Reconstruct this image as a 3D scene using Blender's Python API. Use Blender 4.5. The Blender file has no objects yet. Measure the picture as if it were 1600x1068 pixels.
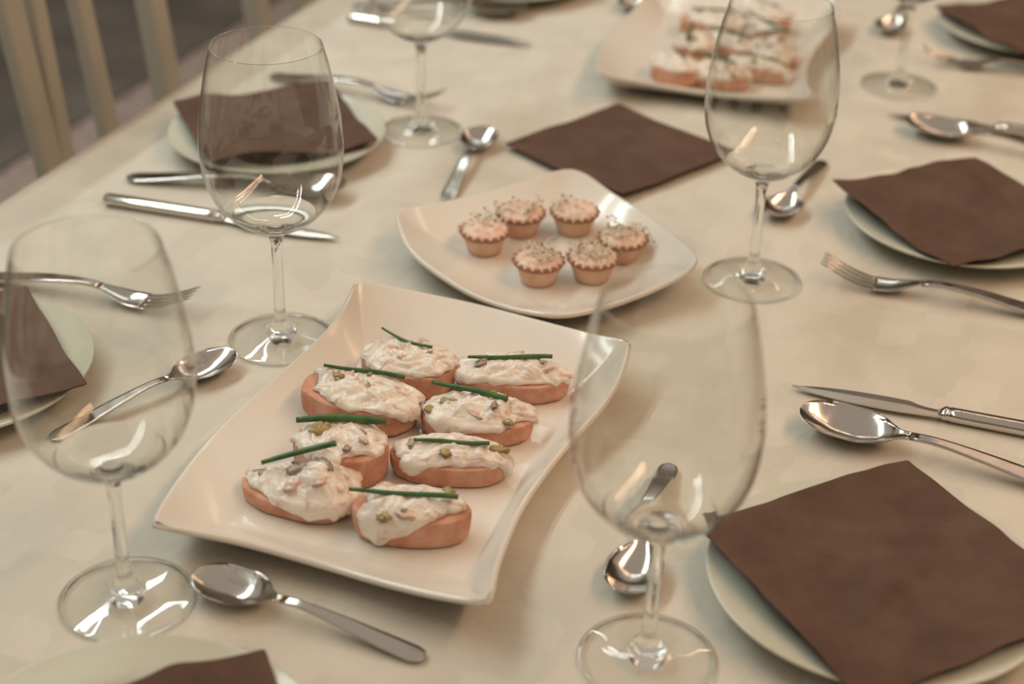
import bpy, math, random
import numpy as np
from mathutils import Vector, noise

scene = bpy.context.scene
COL = scene.collection
random.seed(7)
T = 0.75                                     # table height
RAD = math.radians

# ------------------------------------------------------------------ camera
cam_data = bpy.data.cameras.new('camera')
cam_data.sensor_width = 36.0
cam_data.lens = 2574.3 / 1600 * 36.0
cam_data.clip_start = 0.01
cam = bpy.data.objects.new('camera', cam_data)
COL.objects.link(cam)
cam.location = (0, 0, T + 0.6303)
pitch, roll = RAD(29.957), RAD(1.576)
F = Vector((0, math.cos(pitch), -math.sin(pitch)))
R0 = Vector((1, 0, 0))
U0 = R0.cross(F)
Rv = math.cos(roll) * R0 + math.sin(roll) * U0
Uv = -math.sin(roll) * R0 + math.cos(roll) * U0
from mathutils import Matrix
cam.rotation_euler = Matrix((Rv, Uv, -F)).transposed().to_euler()
cam_data.dof.use_dof = True
cam_data.dof.focus_distance = 1.13
cam_data.dof.aperture_fstop = 4.2
scene.camera = cam

# ------------------------------------------------------------------ view, world, lights
vs = scene.view_settings
vs.view_transform = 'Standard'
vs.look = 'None'
vs.gamma = 1.0
vs.use_curve_mapping = False
vs.exposure = -0.68
scene.cycles.max_bounces = 10
scene.cycles.transmission_bounces = 9
scene.cycles.transparent_max_bounces = 14
scene.cycles.glossy_bounces = 4
scene.cycles.diffuse_bounces = 3
scene.cycles.adaptive_threshold = 0.03

world = bpy.data.worlds.new('world')
scene.world = world
world.use_nodes = True
world.node_tree.nodes['Background'].inputs[0].default_value = (0.9, 0.8, 0.66, 1)
world.node_tree.nodes['Background'].inputs[1].default_value = 0.25

# table axes: TN points across the table (away from the chairs in view), TT along it
TN = Vector((0.940, -0.342, 0))
TT = Vector((0.342, 0.940, 0))
TANG = math.atan2(TT.y, TT.x)
N0, N1 = -0.882, 0.106                       # table edges across
T0, T1 = 0.37, 2.95                          # table ends


def nt(n, t, z=0.0):
    v = TN * n + TT * t
    return Vector((v.x, v.y, z))


def area(name, n, t, z, sn, st, watts, color, aim=None):
    l = bpy.data.lights.new(name, 'AREA')
    l.shape = 'RECTANGLE'
    l.size, l.size_y = sn, st
    l.energy = watts
    l.color = color
    o = bpy.data.objects.new(name, l)
    o.location = nt(n, t, z)
    if aim is None:
        o.rotation_euler = (0, 0, TANG - math.pi / 2)
    else:
        d = (aim - o.location).normalized()
        o.rotation_euler = d.to_track_quat('-Z', 'Y').to_euler()
    COL.objects.link(o)
    return o


CW = (0.90, 1.0, 0.97)                       # cool white strips, left side of the ceiling tray
WW = (1.0, 0.62, 0.38)                       # warm strips, right side
area('led_strip_cool_outer', -1.95, 1.45, 2.70, 0.05, 3.6, 46, CW)
area('led_strip_cool_inner', -1.70, 1.45, 2.74, 0.03, 3.3, 26, CW)
area('led_strip_warm_outer', 1.20, 1.45, 2.70, 0.05, 3.6, 40, WW)
area('led_strip_warm_inner', 0.95, 1.45, 2.74, 0.03, 3.3, 20, WW)
area('led_strip_end_cool', -1.20, 3.70, 2.70, 1.4, 0.05, 6, CW)
area('led_strip_end_warm', 0.45, 3.70, 2.70, 1.4, 0.05, 7, WW)
area('ceiling_fill', -0.48, 1.2, 2.86, 6.5, 8.0, 80, (1.0, 0.93, 0.82))  # added broad fill light, stands in for light bounced off the ceiling

# ------------------------------------------------------------------ helpers: nodes
def mat(name, base=(0.8, 0.8, 0.8), rough=0.5, metal=0.0, spec=0.5):
    m = bpy.data.materials.new(name)
    m.use_nodes = True
    b = m.node_tree.nodes['Principled BSDF']
    b.inputs['Base Color'].default_value = (*base, 1)
    b.inputs['Roughness'].default_value = rough
    b.inputs['Metallic'].default_value = metal
    b.inputs['Specular IOR Level'].default_value = spec
    return m, m.node_tree, b


def nd(nt_, kind, **kw):
    n = nt_.nodes.new(kind)
    for k, v in kw.items():
        if k in n.inputs:
            n.inputs[k].default_value = v
        else:
            setattr(n, k, v)
    return n


def ramp(nt_, stops):
    r = nt_.nodes.new('ShaderNodeValToRGB')
    e = r.color_ramp.elements
    while len(e) < len(stops):
        e.new(0.5)
    for i, (p, c) in enumerate(stops):
        e[i].position = p
        e[i].color = (*c, 1)
    return r


def noise_color(nt_, b, stops, scale, detail=4, dist=0.0, coord='Object'):
    tc = nd(nt_, 'ShaderNodeTexCoord')
    n = nd(nt_, 'ShaderNodeTexNoise', Scale=scale, Detail=detail, Distortion=dist)
    nt_.links.new(tc.outputs[coord], n.inputs['Vector'])
    r = ramp(nt_, stops)
    nt_.links.new(n.outputs['Fac'], r.inputs['Fac'])
    nt_.links.new(r.outputs['Color'], b.inputs['Base Color'])
    return tc, n, r


def bump(nt_, b, height_socket, strength=0.3, dist=0.001):
    bp = nd(nt_, 'ShaderNodeBump', Strength=strength, Distance=dist)
    nt_.links.new(height_socket, bp.inputs['Height'])
    nt_.links.new(bp.outputs['Normal'], b.inputs['Normal'])
    return bp


# ------------------------------------------------------------------ materials
M = {}
# tablecloth: ivory damask, woven squares faintly different in tone
m, t_, b = mat('ivory_damask', (0.60, 0.535, 0.43), 0.75, 0, 0.25)
tc = nd(t_, 'ShaderNodeTexCoord')
mp = nd(t_, 'ShaderNodeMapping')
mp.inputs['Rotation'].default_value = (0, 0, -TANG)
t_.links.new(tc.outputs['Object'], mp.inputs['Vector'])
n1 = nd(t_, 'ShaderNodeTexNoise', Scale=9.0, Detail=5.0, Distortion=1.2)
t_.links.new(mp.outputs[0], n1.inputs['Vector'])
vo = nd(t_, 'ShaderNodeTexVoronoi', Scale=34.0)
vo.distance = 'CHEBYCHEV'
vo.inputs['Randomness'].default_value = 0.55
t_.links.new(mp.outputs[0], vo.inputs['Vector'])
r1 = ramp(t_, [(0.15, (0.525, 0.485, 0.405)), (0.95, (0.665, 0.62, 0.53))])
mx = nd(t_, 'ShaderNodeMath', operation='MULTIPLY_ADD')
sep = nd(t_, 'ShaderNodeSeparateColor')
t_.links.new(vo.outputs['Color'], sep.inputs[0])
t_.links.new(sep.outputs[0], mx.inputs[0])
mx.inputs[1].default_value = 0.32
t_.links.new(n1.outputs['Fac'], mx.inputs[2])
t_.links.new(mx.outputs[0], r1.inputs['Fac'])
t_.links.new(r1.outputs['Color'], b.inputs['Base Color'])
wv = nd(t_, 'ShaderNodeTexNoise', Scale=900.0, Detail=2.0)
t_.links.new(mp.outputs[0], wv.inputs['Vector'])
b1 = nd(t_, 'ShaderNodeBump', Strength=0.15, Distance=0.0004)
t_.links.new(wv.outputs['Fac'], b1.inputs['Height'])
n3 = nd(t_, 'ShaderNodeTexNoise', Scale=16.0, Detail=3.0, Distortion=2.5)
t_.links.new(mp.outputs[0], n3.inputs['Vector'])
b2 = nd(t_, 'ShaderNodeBump', Strength=0.35, Distance=0.005)
t_.links.new(n3.outputs['Fac'], b2.inputs['Height'])
t_.links.new(b1.outputs['Normal'], b2.inputs['Normal'])
t_.links.new(b2.outputs['Normal'], b.inputs['Normal'])
M['cloth'] = m

# napkin: brown tissue, fine embossed ribs
m, t_, b = mat('brown_tissue', (0.105, 0.057, 0.043), 0.9, 0, 0.15)
tc, n, r = noise_color(t_, b, [(0.3, (0.098, 0.058, 0.042)), (0.7, (0.136, 0.082, 0.060))], 30, 3)
w = nd(t_, 'ShaderNodeTexWave', Scale=260.0, Distortion=0.4, Detail=1.0)
t_.links.new(tc.outputs['Object'], w.inputs['Vector'])
nf = nd(t_, 'ShaderNodeTexNoise', Scale=28.0, Detail=3.0, Distortion=0.8)
t_.links.new(tc.outputs['Object'], nf.inputs['Vector'])
b1 = nd(t_, 'ShaderNodeBump', Strength=0.3, Distance=0.0003)
t_.links.new(w.outputs['Fac'], b1.inputs['Height'])
b2 = nd(t_, 'ShaderNodeBump', Strength=0.5, Distance=0.006)
t_.links.new(nf.outputs['Fac'], b2.inputs['Height'])
t_.links.new(b1.outputs['Normal'], b2.inputs['Normal'])
t_.links.new(b2.outputs['Normal'], b.inputs['Normal'])
M['napkin'] = m

m, t_, b = mat('pale_green_china', (0.60, 0.605, 0.50), 0.14, 0, 0.5)
M['plate'] = m
m, t_, b = mat('white_porcelain', (0.75, 0.695, 0.61), 0.13, 0, 0.5)
M['platter'] = m

m, t_, b = mat('polished_steel', (0.62, 0.59, 0.55), 0.13, 1.0)
tc = nd(t_, 'ShaderNodeTexCoord')
n = nd(t_, 'ShaderNodeTexNoise', Scale=120.0, Detail=3.0)
t_.links.new(tc.outputs['Object'], n.inputs['Vector'])
mr = nd(t_, 'ShaderNodeMapRange')
mr.inputs[3].default_value = 0.08
mr.inputs[4].default_value = 0.2
t_.links.new(n.outputs['Fac'], mr.inputs[0])
t_.links.new(mr.outputs[0], b.inputs['Roughness'])
M['steel'] = m
m, t_, b = mat('brushed_steel', (0.60, 0.56, 0.51), 0.28, 1.0)
M['blade'] = m

m = bpy.data.materials.new('clear_glass')
m.use_nodes = True
t_ = m.node_tree
t_.nodes.clear()
g = nd(t_, 'ShaderNodeBsdfGlass', IOR=1.48, Roughness=0.0)
g.inputs['Color'].default_value = (0.985, 0.99, 0.98, 1)
o = nd(t_, 'ShaderNodeOutputMaterial')
t_.links.new(g.outputs[0], o.inputs[0])
M['glass'] = m

# thin blown glass (bowl wall and foot): light passes straight through, the surface mirrors by Fresnel's law
m = bpy.data.materials.new('thin_blown_glass')
m.use_nodes = True
t_ = m.node_tree
t_.nodes.clear()
lw = nd(t_, 'ShaderNodeLayerWeight', Blend=0.5)
pw = nd(t_, 'ShaderNodeMath', operation='POWER')
pw.inputs[1].default_value = 4.2
ma = nd(t_, 'ShaderNodeMath', operation='MULTIPLY_ADD')
ma.inputs[1].default_value = 0.80
ma.inputs[2].default_value = 0.040
t_.links.new(lw.outputs['Facing'], pw.inputs[0])
t_.links.new(pw.outputs[0], ma.inputs[0])
tr = nd(t_, 'ShaderNodeBsdfTransparent')
pe = nd(t_, 'ShaderNodeMath', operation='POWER')
pe.inputs[1].default_value = 7.0
t_.links.new(lw.outputs['Facing'], pe.inputs[0])
re_ = ramp(t_, [(0.0, (0.985, 0.988, 0.98)), (1.0, (0.34, 0.32, 0.28))])    # the wall seen edge-on is longer, so darker
t_.links.new(pe.outputs[0], re_.inputs['Fac'])
t_.links.new(re_.outputs['Color'], tr.inputs[0])
gl = nd(t_, 'ShaderNodeBsdfGlossy', Roughness=0.03)
gl.inputs['Color'].default_value = (1, 1, 1, 1)
ms = nd(t_, 'ShaderNodeMixShader')
o = nd(t_, 'ShaderNodeOutputMaterial')
t_.links.new(ma.outputs[0], ms.inputs[0])
t_.links.new(tr.outputs[0], ms.inputs[1])
t_.links.new(gl.outputs[0], ms.inputs[2])
t_.links.new(ms.outputs[0], o.inputs[0])
M['thin_glass'] = m

m, t_, b = mat('toasted_bread', (0.5, 0.22, 0.11), 0.7, 0, 0.3)
tc, n, r = noise_color(t_, b, [(0.25, (0.50, 0.205, 0.12)), (0.5, (0.68, 0.335, 0.215)), (0.75, (0.82, 0.50, 0.36))], 70, 6)
n2 = nd(t_, 'ShaderNodeTexNoise', Scale=900.0, Detail=3.0)
t_.links.new(tc.outputs['Object'], n2.inputs['Vector'])
bump(t_, b, n2.outputs['Fac'], 0.9, 0.0014)
b.inputs['Subsurface Weight'].default_value = 0.08
b.inputs['Subsurface Radius'].default_value = (0.004, 0.002, 0.001)
M['bread'] = m

m, t_, b = mat('creamy_salad', (0.80, 0.70, 0.58), 0.22, 0, 0.5)
tc, n, r = noise_color(t_, b, [(0.30, (0.56, 0.40, 0.31)), (0.40, (0.77, 0.63, 0.52)), (0.48, (0.85, 0.77, 0.67)),
                               (0.75, (0.86, 0.81, 0.72))], 75, 5, 1.2)
n2 = nd(t_, 'ShaderNodeTexNoise', Scale=320.0, Detail=4.0, Distortion=0.6)
t_.links.new(tc.outputs['Object'], n2.inputs['Vector'])
bump(t_, b, n2.outputs['Fac'], 0.45, 0.0014)
b.inputs['Subsurface Weight'].default_value = 0.15
b.inputs['Subsurface Radius'].default_value = (0.003, 0.002, 0.0015)
M['spread'] = m

m, t_, b = mat('pickle', (0.27, 0.19, 0.055), 0.3, 0, 0.5)
noise_color(t_, b, [(0.3, (0.27, 0.19, 0.065)), (0.7, (0.52, 0.40, 0.21))], 220, 3)
M['pickle'] = m
m, t_, b = mat('ham', (0.55, 0.30, 0.25), 0.35, 0, 0.5)
noise_color(t_, b, [(0.3, (0.62, 0.38, 0.31)), (0.7, (0.80, 0.62, 0.52))], 200, 3)
M['ham'] = m
m, t_, b = mat('mushroom', (0.2, 0.14, 0.11), 0.35, 0, 0.5)
noise_color(t_, b, [(0.3, (0.22, 0.16, 0.125)), (0.7, (0.50, 0.37, 0.30))], 220, 3)
M['mushroom'] = m
m, t_, b = mat('chive', (0.045, 0.12, 0.035), 0.38, 0, 0.5)
noise_color(t_, b, [(0.3, (0.035, 0.095, 0.03)), (0.7, (0.075, 0.18, 0.05))], 90, 2)
M['chive'] = m

m, t_, b = mat('pastry', (0.62, 0.36, 0.22), 0.6, 0, 0.3)
noise_color(t_, b, [(0.3, (0.66, 0.40, 0.265)), (0.7, (0.78, 0.53, 0.38))], 90, 3)
M['pastry'] = m
m, t_, b = mat('baked_pastry_edge', (0.36, 0.165, 0.095), 0.6, 0, 0.3)
M['crust_edge'] = m
m, t_, b = mat('salmon_cream', (0.72, 0.42, 0.28), 0.5, 0, 0.4)
tc, n, r = noise_color(t_, b, [(0.28, (0.66, 0.30, 0.19)), (0.45, (0.78, 0.53, 0.39)), (0.65, (0.83, 0.69, 0.56))], 130, 4)
bump(t_, b, n.outputs['Fac'], 0.6, 0.002)
M['filling'] = m
M['sprout'], _, _ = mat('sprout_stalk', (0.80, 0.70, 0.54), 0.4)
M['leaf'], _, _ = mat('sprout_leaf', (0.17, 0.18, 0.065), 0.5)
m, t_, b = mat('painted_wood', (0.44, 0.405, 0.335), 0.5, 0, 0.4)
M['chair'] = m
m, t_, b = mat('floor_granite', (0.28, 0.2, 0.17), 0.55)
noise_color(t_, b, [(0.35, (0.22, 0.165, 0.145)), (0.65, (0.46, 0.35, 0.31))], 55, 6)
M['floor'] = m
m, t_, b = mat('grey_carpet', (0.08, 0.072, 0.066), 0.95, 0, 0.1)
noise_color(t_, b, [(0.3, (0.095, 0.080, 0.066)), (0.7, (0.16, 0.138, 0.115))], 4, 6)
M['rug'] = m
M['wall'], _, _ = mat('wall_paint', (0.58, 0.53, 0.45), 0.8)
M['ceiling'], _, _ = mat('ceiling_paint', (0.62, 0.55, 0.45), 0.8)
M['wood'], _, _ = mat('table_wood', (0.25, 0.15, 0.09), 0.5)

# ------------------------------------------------------------------ helpers: meshes and objects
def mesh(name, verts, faces, material, smooth=True):
    me = bpy.data.meshes.new(name)
    me.from_pydata([tuple(v) for v in verts], [], faces)
    me.materials.append(M[material])
    if smooth:
        me.polygons.foreach_set('use_smooth', [True] * len(me.polygons))
    me.update()
    return me


def obj(name, me, parent=None, loc=(0, 0, 0), rot=(0, 0, 0), label=None):
    o = bpy.data.objects.new(name, me)
    COL.objects.link(o)
    o.location = loc
    o.rotation_euler = rot
    if parent:
        o.parent = parent
    if label:
        o['label'] = label
    return o


def tag(o, label, cat, group=None):
    o['label'] = label
    o['category'] = cat
    if group:
        o['group'] = group
    return o


def thing(name, label, cat, loc, rz=0.0, group=None):
    o = bpy.data.objects.new(name, None)
    o.empty_display_size = 0.02
    COL.objects.link(o)
    o.location = loc
    o.rotation_euler = (0, 0, rz)
    return tag(o, label, cat, group)


def copy_parts(src, dst):
    for ch in list(src.children):
        c = ch.copy()
        COL.objects.link(c)
        c.parent = dst


def subsurf(o, lv=1):
    s = o.modifiers.new('subsurf', 'SUBSURF')
    s.levels = s.render_levels = lv
    return o


def herm(xs, ys, x):
    """smooth monotone-ish cubic interpolation"""
    xs = np.asarray(xs, float)
    ys = np.asarray(ys, float)
    d = np.diff(ys) / np.diff(xs)
    mm = np.zeros(len(xs))
    mm[0], mm[-1] = d[0], d[-1]
    for i in range(1, len(xs) - 1):
        mm[i] = 0 if d[i - 1] * d[i] <= 0 else 2 * d[i - 1] * d[i] / (d[i - 1] + d[i])
    x = np.asarray(x, float)
    i = np.clip(np.searchsorted(xs, x) - 1, 0, len(xs) - 2)
    h = xs[i + 1] - xs[i]
    u = (x - xs[i]) / h
    return ((1 + 2 * u) * (1 - u) ** 2 * ys[i] + u * (1 - u) ** 2 * h * mm[i] +
            u * u * (3 - 2 * u) * ys[i + 1] + u * u * (u - 1) * h * mm[i + 1])


def catmull(pts, per=6, closed=False):
    P = [Vector(p) for p in pts]
    out = []
    n = len(P)
    segs = n if closed else n - 1
    for i in range(segs):
        if closed:
            a, b_, c, d = P[(i - 1) % n], P[i], P[(i + 1) % n], P[(i + 2) % n]
        else:
            b_, c = P[i], P[i + 1]
            a = P[i - 1] if i else b_ * 2 - c
            d = P[i + 2] if i + 2 < n else c * 2 - b_
        for k in range(per):
            u = k / per
            out.append(0.5 * ((2 * b_) + (c - a) * u + (2 * a - 5 * b_ + 4 * c - d) * u * u + (3 * b_ - a - 3 * c + d) * u ** 3))
    if not closed:
        out.append(P[-1])
    return out


def lathe(profile, seg=64):
    """profile of (r, z); r == 0 collapses to a pole"""
    verts, faces, rings = [], [], []
    for r, z in profile:
        if r < 1e-7:
            rings.append([len(verts)])
            verts.append((0, 0, z))
        else:
            rings.append(list(range(len(verts), len(verts) + seg)))
            for k in range(seg):
                a = 2 * math.pi * k / seg
                verts.append((r * math.cos(a), r * math.sin(a), z))
    for A, B in zip(rings, rings[1:]):
        for k in range(seg):
            k2 = (k + 1) % seg
            if len(A) == 1:
                faces.append((A[0], B[k2], B[k]))
            elif len(B) == 1:
                faces.append((A[k], A[k2], B[0]))
            else:
                faces.append((A[k], A[k2], B[k2], B[k]))
    return verts, faces


def tube(path, radii, seg=8):
    verts, faces = [], []
    P = [Vector(p) for p in path]
    n = len(P)
    for i, p in enumerate(P):
        d = (P[min(i + 1, n - 1)] - P[max(i - 1, 0)]).normalized()
        up = Vector((0, 0, 1)) if abs(d.z) < 0.95 else Vector((1, 0, 0))
        s = d.cross(up).normalized()
        u = s.cross(d)
        r = radii[i] if hasattr(radii, '__len__') else radii
        for k in range(seg):
            a = 2 * math.pi * k / seg
            verts.append(p + s * (r * math.cos(a)) + u * (r * math.sin(a)))
    for i in range(n - 1):
        for k in range(seg):
            k2 = (k + 1) % seg
            faces.append((i * seg + k, i * seg + k2, (i + 1) * seg + k2, (i + 1) * seg + k))
    faces.append(tuple(range(seg))[::-1])
    faces.append(tuple(range((n - 1) * seg, n * seg)))
    return verts, faces


def box(x0, x1, y0, y1, z0, z1):
    v = [(x, y, z) for z in (z0, z1) for y in (y0, y1) for x in (x0, x1)]
    f = [(0, 2, 3, 1), (4, 5, 7, 6), (0, 1, 5, 4), (2, 6, 7, 3), (0, 4, 6, 2), (1, 3, 7, 5)]
    return v, f


def merge(parts):
    V, Fc = [], []
    for v, f in parts:
        k = len(V)
        V += [tuple(p) for p in v]
        Fc += [tuple(i + k for i in q) for q in f]
    return V, Fc


def bevel(o, w=0.003, seg=2):
    bm_ = o.modifiers.new('bevel', 'BEVEL')
    bm_.width = w
    bm_.segments = seg
    return o


# ------------------------------------------------------------------ the room
def rect_nt(n0, n1, t0, t1, z):
    return [nt(n0, t0, z), nt(n1, t0, z), nt(n1, t1, z), nt(n0, t1, z)]


def slab(name, n0, n1, t0, t1, z0, z1, material):
    v = rect_nt(n0, n1, t0, t1, z0) + rect_nt(n0, n1, t0, t1, z1)
    f = [(3, 2, 1, 0), (4, 5, 6, 7), (0, 1, 5, 4), (1, 2, 6, 5), (2, 3, 7, 6), (3, 0, 4, 7)]
    o = obj(name, mesh(name, v, f, material, False))
    return o


RN0, RN1, RT0, RT1 = -4.6, 3.6, -2.6, 7.6
slab('floor', RN0, RN1, RT0, RT1, -0.1, 0.0, 'floor')['kind'] = 'structure'
slab('ceiling', RN0, RN1, RT0, RT1, 2.9, 3.0, 'ceiling')['kind'] = 'structure'
slab('wall_left', RN0 - 0.1, RN0, RT0, RT1, 0, 2.9, 'wall')['kind'] = 'structure'
slab('wall_right', RN1, RN1 + 0.1, RT0, RT1, 0, 2.9, 'wall')['kind'] = 'structure'
slab('wall_back', RN0, RN1, RT1, RT1 + 0.1, 0, 2.9, 'wall')['kind'] = 'structure'
slab('wall_front', RN0, RN1, RT0 - 0.1, RT0, 0, 2.9, 'wall')['kind'] = 'structure'
tag(slab('rug', -4.2, -2.003, 0.2, 7.0, 0.0, 0.008, 'rug'), 'dark grey carpet on the floor behind the chairs', 'carpet')

# ------------------------------------------------------------------ table and cloth
tb = thing('dining_table', 'long dining table hidden under the ivory tablecloth', 'table', nt((N0 + N1) / 2, (T0 + T1) / 2), TANG - math.pi / 2)
hw, hl = (N1 - N0) / 2 - 0.012, (T1 - T0) / 2 - 0.012
v, f = box(-hw, hw, -hl, hl, T - 0.035, T - 0.004)
obj('tabletop', mesh('tabletop', v, f, 'wood', False), tb)
legm = None
for sx in (-1, 1):
    for sy in (-1, 1):
        x, y = sx * (hw - 0.06), sy * (hl - 0.06)
        v, f = box(x - 0.03, x + 0.03, y - 0.03, y + 0.03, 0.0, T - 0.035)
        obj('leg', mesh('table_leg', v, f, 'wood', False), tb)

# cloth: a grid that lies on the top and turns down over the edges
DROP, RC = 0.20, 0.010


def fold_profile(lo, hi, step):
    """list of (pos, drop_fraction_len): flat positions and the hanging ones beyond both edges"""
    hang = [RC * 1.57 + d for d in (0.02, 0.05, 0.09, 0.13, DROP)]
    arc = [RC * a for a in (0.4, 0.8, 1.2, 1.57)]
    neg = [lo + RC - q for q in reversed(arc + hang)]
    pos = [hi - RC + q for q in arc + hang]
    n = int(round((hi - lo - 2 * RC) / step))
    return neg + [lo + RC + (hi - lo - 2 * RC) * i / n for i in range(n + 1)] + pos


def turn(q, lo, hi):
    """arc-length coordinate -> (position, down)"""
    if lo + RC <= q <= hi - RC:
        return q, 0.0
    s = 1 if q > hi - RC else -1
    e = (q - (hi - RC)) if s > 0 else ((lo + RC) - q)
    base = hi - RC if s > 0 else lo + RC
    if e <= RC * 1.5708:
        a = e / RC
        return base + s * RC * math.sin(a), RC * (1 - math.cos(a))
    return base + s * RC, RC + e - RC * 1.5708


ns_ = fold_profile(N0, N1, 0.012)
ts_ = fold_profile(T0, T1, 0.012)
verts, faces = [], []
for q in ns_:
    for p in ts_:
        pn, dn = turn(q, N0, N1)
        pt, dt = turn(p, T0, T1)
        z = T - dn - dt
        w = noise.noise(Vector((pn * 5, pt * 5, 0))) * 0.5 + noise.noise(Vector((pn * 14 + pt * 5, pt * 6, 3)))
        if dn == 0 and dt == 0:
            z += 0.0005 * w - 0.0006
        else:                                                    # soft folds in the hanging part
            amp = min(1.0, max(dn, dt) / 0.15) * 0.012
            if dn > RC:
                pn += amp * (1 + math.sin(pt * 26 + 2 * noise.noise(Vector((pt * 3, 0, 0))))) * (1 if q > 0 else -1)
            if dt > RC:
                pt += amp * (1 + math.sin(pn * 26)) * (1 if p > 1 else -1)
            z = max(z, T - DROP - 0.03)
        verts.append(nt(pn, pt, z))
L = len(ts_)
for i in range(len(ns_) - 1):
    for j in range(L - 1):
        a = i * L + j
        faces.append((a, a + L, a + L + 1, a + 1))
tag(obj('tablecloth', mesh('tablecloth', verts, faces, 'cloth')), 'ivory damask tablecloth spread over the whole dining table', 'tablecloth')

# ------------------------------------------------------------------ chairs
def make_chair(label, tc_, first=None):
    """local x across the chair, y away from the table, z up; origin on the floor under the back"""
    c = thing('dining_chair', label, 'chair', nt(N0 - 0.075, tc_), TANG, 'painted chairs along the table')
    if first:
        copy_parts(first, c)
        return c
    # local +x runs along the table, local +y points away from it (rotated by TANG)
    def post(name, p0, p1, w, d):
        p0, p1 = Vector(p0), Vector(p1)
        vs_ = []
        for p in (p0, (p0 + p1) / 2, p1):
            vs_ += [p + Vector((-w, -d, 0)), p + Vector((w, -d, 0)), p + Vector((w, d, 0)), p + Vector((-w, d, 0))]
        fs = [(3, 2, 1, 0), (8, 9, 10, 11)]
        for k in (0, 4):
            for i in range(4):
                j = (i + 1) % 4
                fs.append((k + i, k + j, k + 4 + j, k + 4 + i))
        o = obj(name, mesh(name, vs_, fs, 'chair', False), c)
        bevel(o, 0.004, 2)
        return o
    zs = 0.45
    lean = 0.13

    def yb(z):
        return (z - 0.70) * lean
    for sx in (-1, 1):
        post('back_post', (sx * 0.165, yb(zs), zs - 0.02), (sx * 0.172, yb(1.0), 1.0), 0.015, 0.012)
        post('leg', (sx * 0.165, yb(zs) + 0.06, 0.0), (sx * 0.165, yb(zs), zs - 0.02), 0.016, 0.016)
        post('leg', (sx * 0.17, -0.40, 0.0), (sx * 0.165, -0.37, zs - 0.02), 0.016, 0.016)
    for x0, x1, w in ((-0.052, -0.066, 0.0155), (-0.047, -0.018, 0.011), (0.049, 0.045, 0.0125)):
        post('slat', (x0, yb(zs + 0.02), zs + 0.02), (x1, yb(0.97), 0.97), w, 0.008)
    v, f = box(-0.19, 0.19, yb(1.0) - 0.014, yb(1.0) + 0.014, 0.965, 1.03)
    bevel(obj('top_rail', mesh('top_rail', v, f, 'chair', False), c), 0.008, 3)
    v, f = box(-0.20, 0.20, -0.41, 0.0, zs - 0.02, zs + 0.02)
    bevel(obj('seat', mesh('seat', v, f, 'chair', False), c), 0.012, 3)
    for sx in (-1, 1):
        v, f = box(sx * 0.165 - 0.01, sx * 0.165 + 0.01, -0.37, 0.0, 0.2, 0.225)
        obj('stretcher', mesh('stretcher', v, f, 'chair', False), c)
    return c


chair0 = make_chair('cream slat-back chair at the upper left corner, several slats in view', 1.319)
make_chair('cream slat-back chair farther along the table, only one post in view', 1.872, chair0)

# ------------------------------------------------------------------ wine glasses
OUT = [(0.0, 0.0012), (0.020, 0.0010), (0.0375, 0.0004), (0.0396, 0.0006), (0.0400, 0.0013), (0.0394, 0.0020), (0.034, 0.0028), (0.025, 0.0042),
       (0.016, 0.0066), (0.0095, 0.0100), (0.0062, 0.0150), (0.0047, 0.0220), (0.0040, 0.036), (0.0038, 0.055),
       (0.0040, 0.074), (0.0049, 0.085), (0.0085, 0.0925), (0.0190, 0.0975), (0.0310, 0.1055), (0.0418, 0.1180),
       (0.0484, 0.1330), (0.0512, 0.1490), (0.0515, 0.1650), (0.0500, 0.1830), (0.0472, 0.2000), (0.0436, 0.2180), (0.0392, 0.2350)]
INN = [(0.0386, 0.2350), (0.04295, 0.2179), (0.0465, 0.1999), (0.0493, 0.1830), (0.0508, 0.1650), (0.0505, 0.1490),
       (0.0477, 0.1332), (0.0410, 0.1186), (0.0301, 0.1066), (0.0180, 0.1002), (0.0090, 0.0985), (0.0, 0.0982)]


def prof(pts, per):
    return [(max(p.x, 0.0), p.y) for p in catmull([Vector((a, b_, 0)) for a, b_ in pts], per)]


po = prof(OUT, 4)
pi_ = prof([(0.0392, 0.2350), (0.0390, 0.23525), (0.0388, 0.23525), (0.0386, 0.2350)], 2)[1:-1] + prof(INN, 4)
pi_[-1] = (0.0, pi_[-1][1])
po[0] = (0.0, po[0][1])
kf = next(i for i, p in enumerate(po) if p[1] > 0.0149 and p[0] < 0.01)
kb = next(i for i, p in enumerate(po) if p[1] > 0.0849)
foot_me = mesh('foot', *lathe(po[:kf + 1], 64), 'thin_glass')
stem_me = mesh('stem', *lathe(po[kf:kb + 1], 64), 'glass')
bowl_me = mesh('bowl', *lathe(po[kb:] + pi_, 64), 'thin_glass')
bowl_me.materials.append(M['glass'])
for p_ in bowl_me.polygons:                  # the thick bottom of the bowl bends light
    zz = [bowl_me.vertices[i].co.z for i in p_.vertices]
    if max(zz) < 0.1075 or min(zz) > 0.2336:     # and so does the rounded rim
        p_.material_index = 1
foot_me.materials.append(M['glass'])
for p_ in foot_me.polygons:
    if min(foot_me.vertices[i].co.xy.length for i in p_.vertices) > 0.0372 or max(foot_me.vertices[i].co.xy.length for i in p_.vertices) < 0.0125:
        p_.material_index = 1
GL = [(-0.1758, 1.0875, 'empty wine glass beside the far left corner of the large canape platter'),
      (-0.2256, 0.7732, 'blurred empty wine glass at the left edge, nearest the lower left corner'),
      (0.1964, 1.2067, 'empty wine glass right of the tartlet platter, in front of the far canapes'),
      (0.0828, 0.7321, 'large blurred wine glass in the foreground, right of the canape platter'),
      (-0.0947, 1.5017, 'wine glass in the background with its rim cut by the top frame edge'),
      (0.4032, 1.6601, 'far wine glass at the upper right, only its foot and stem in view')]
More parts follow.
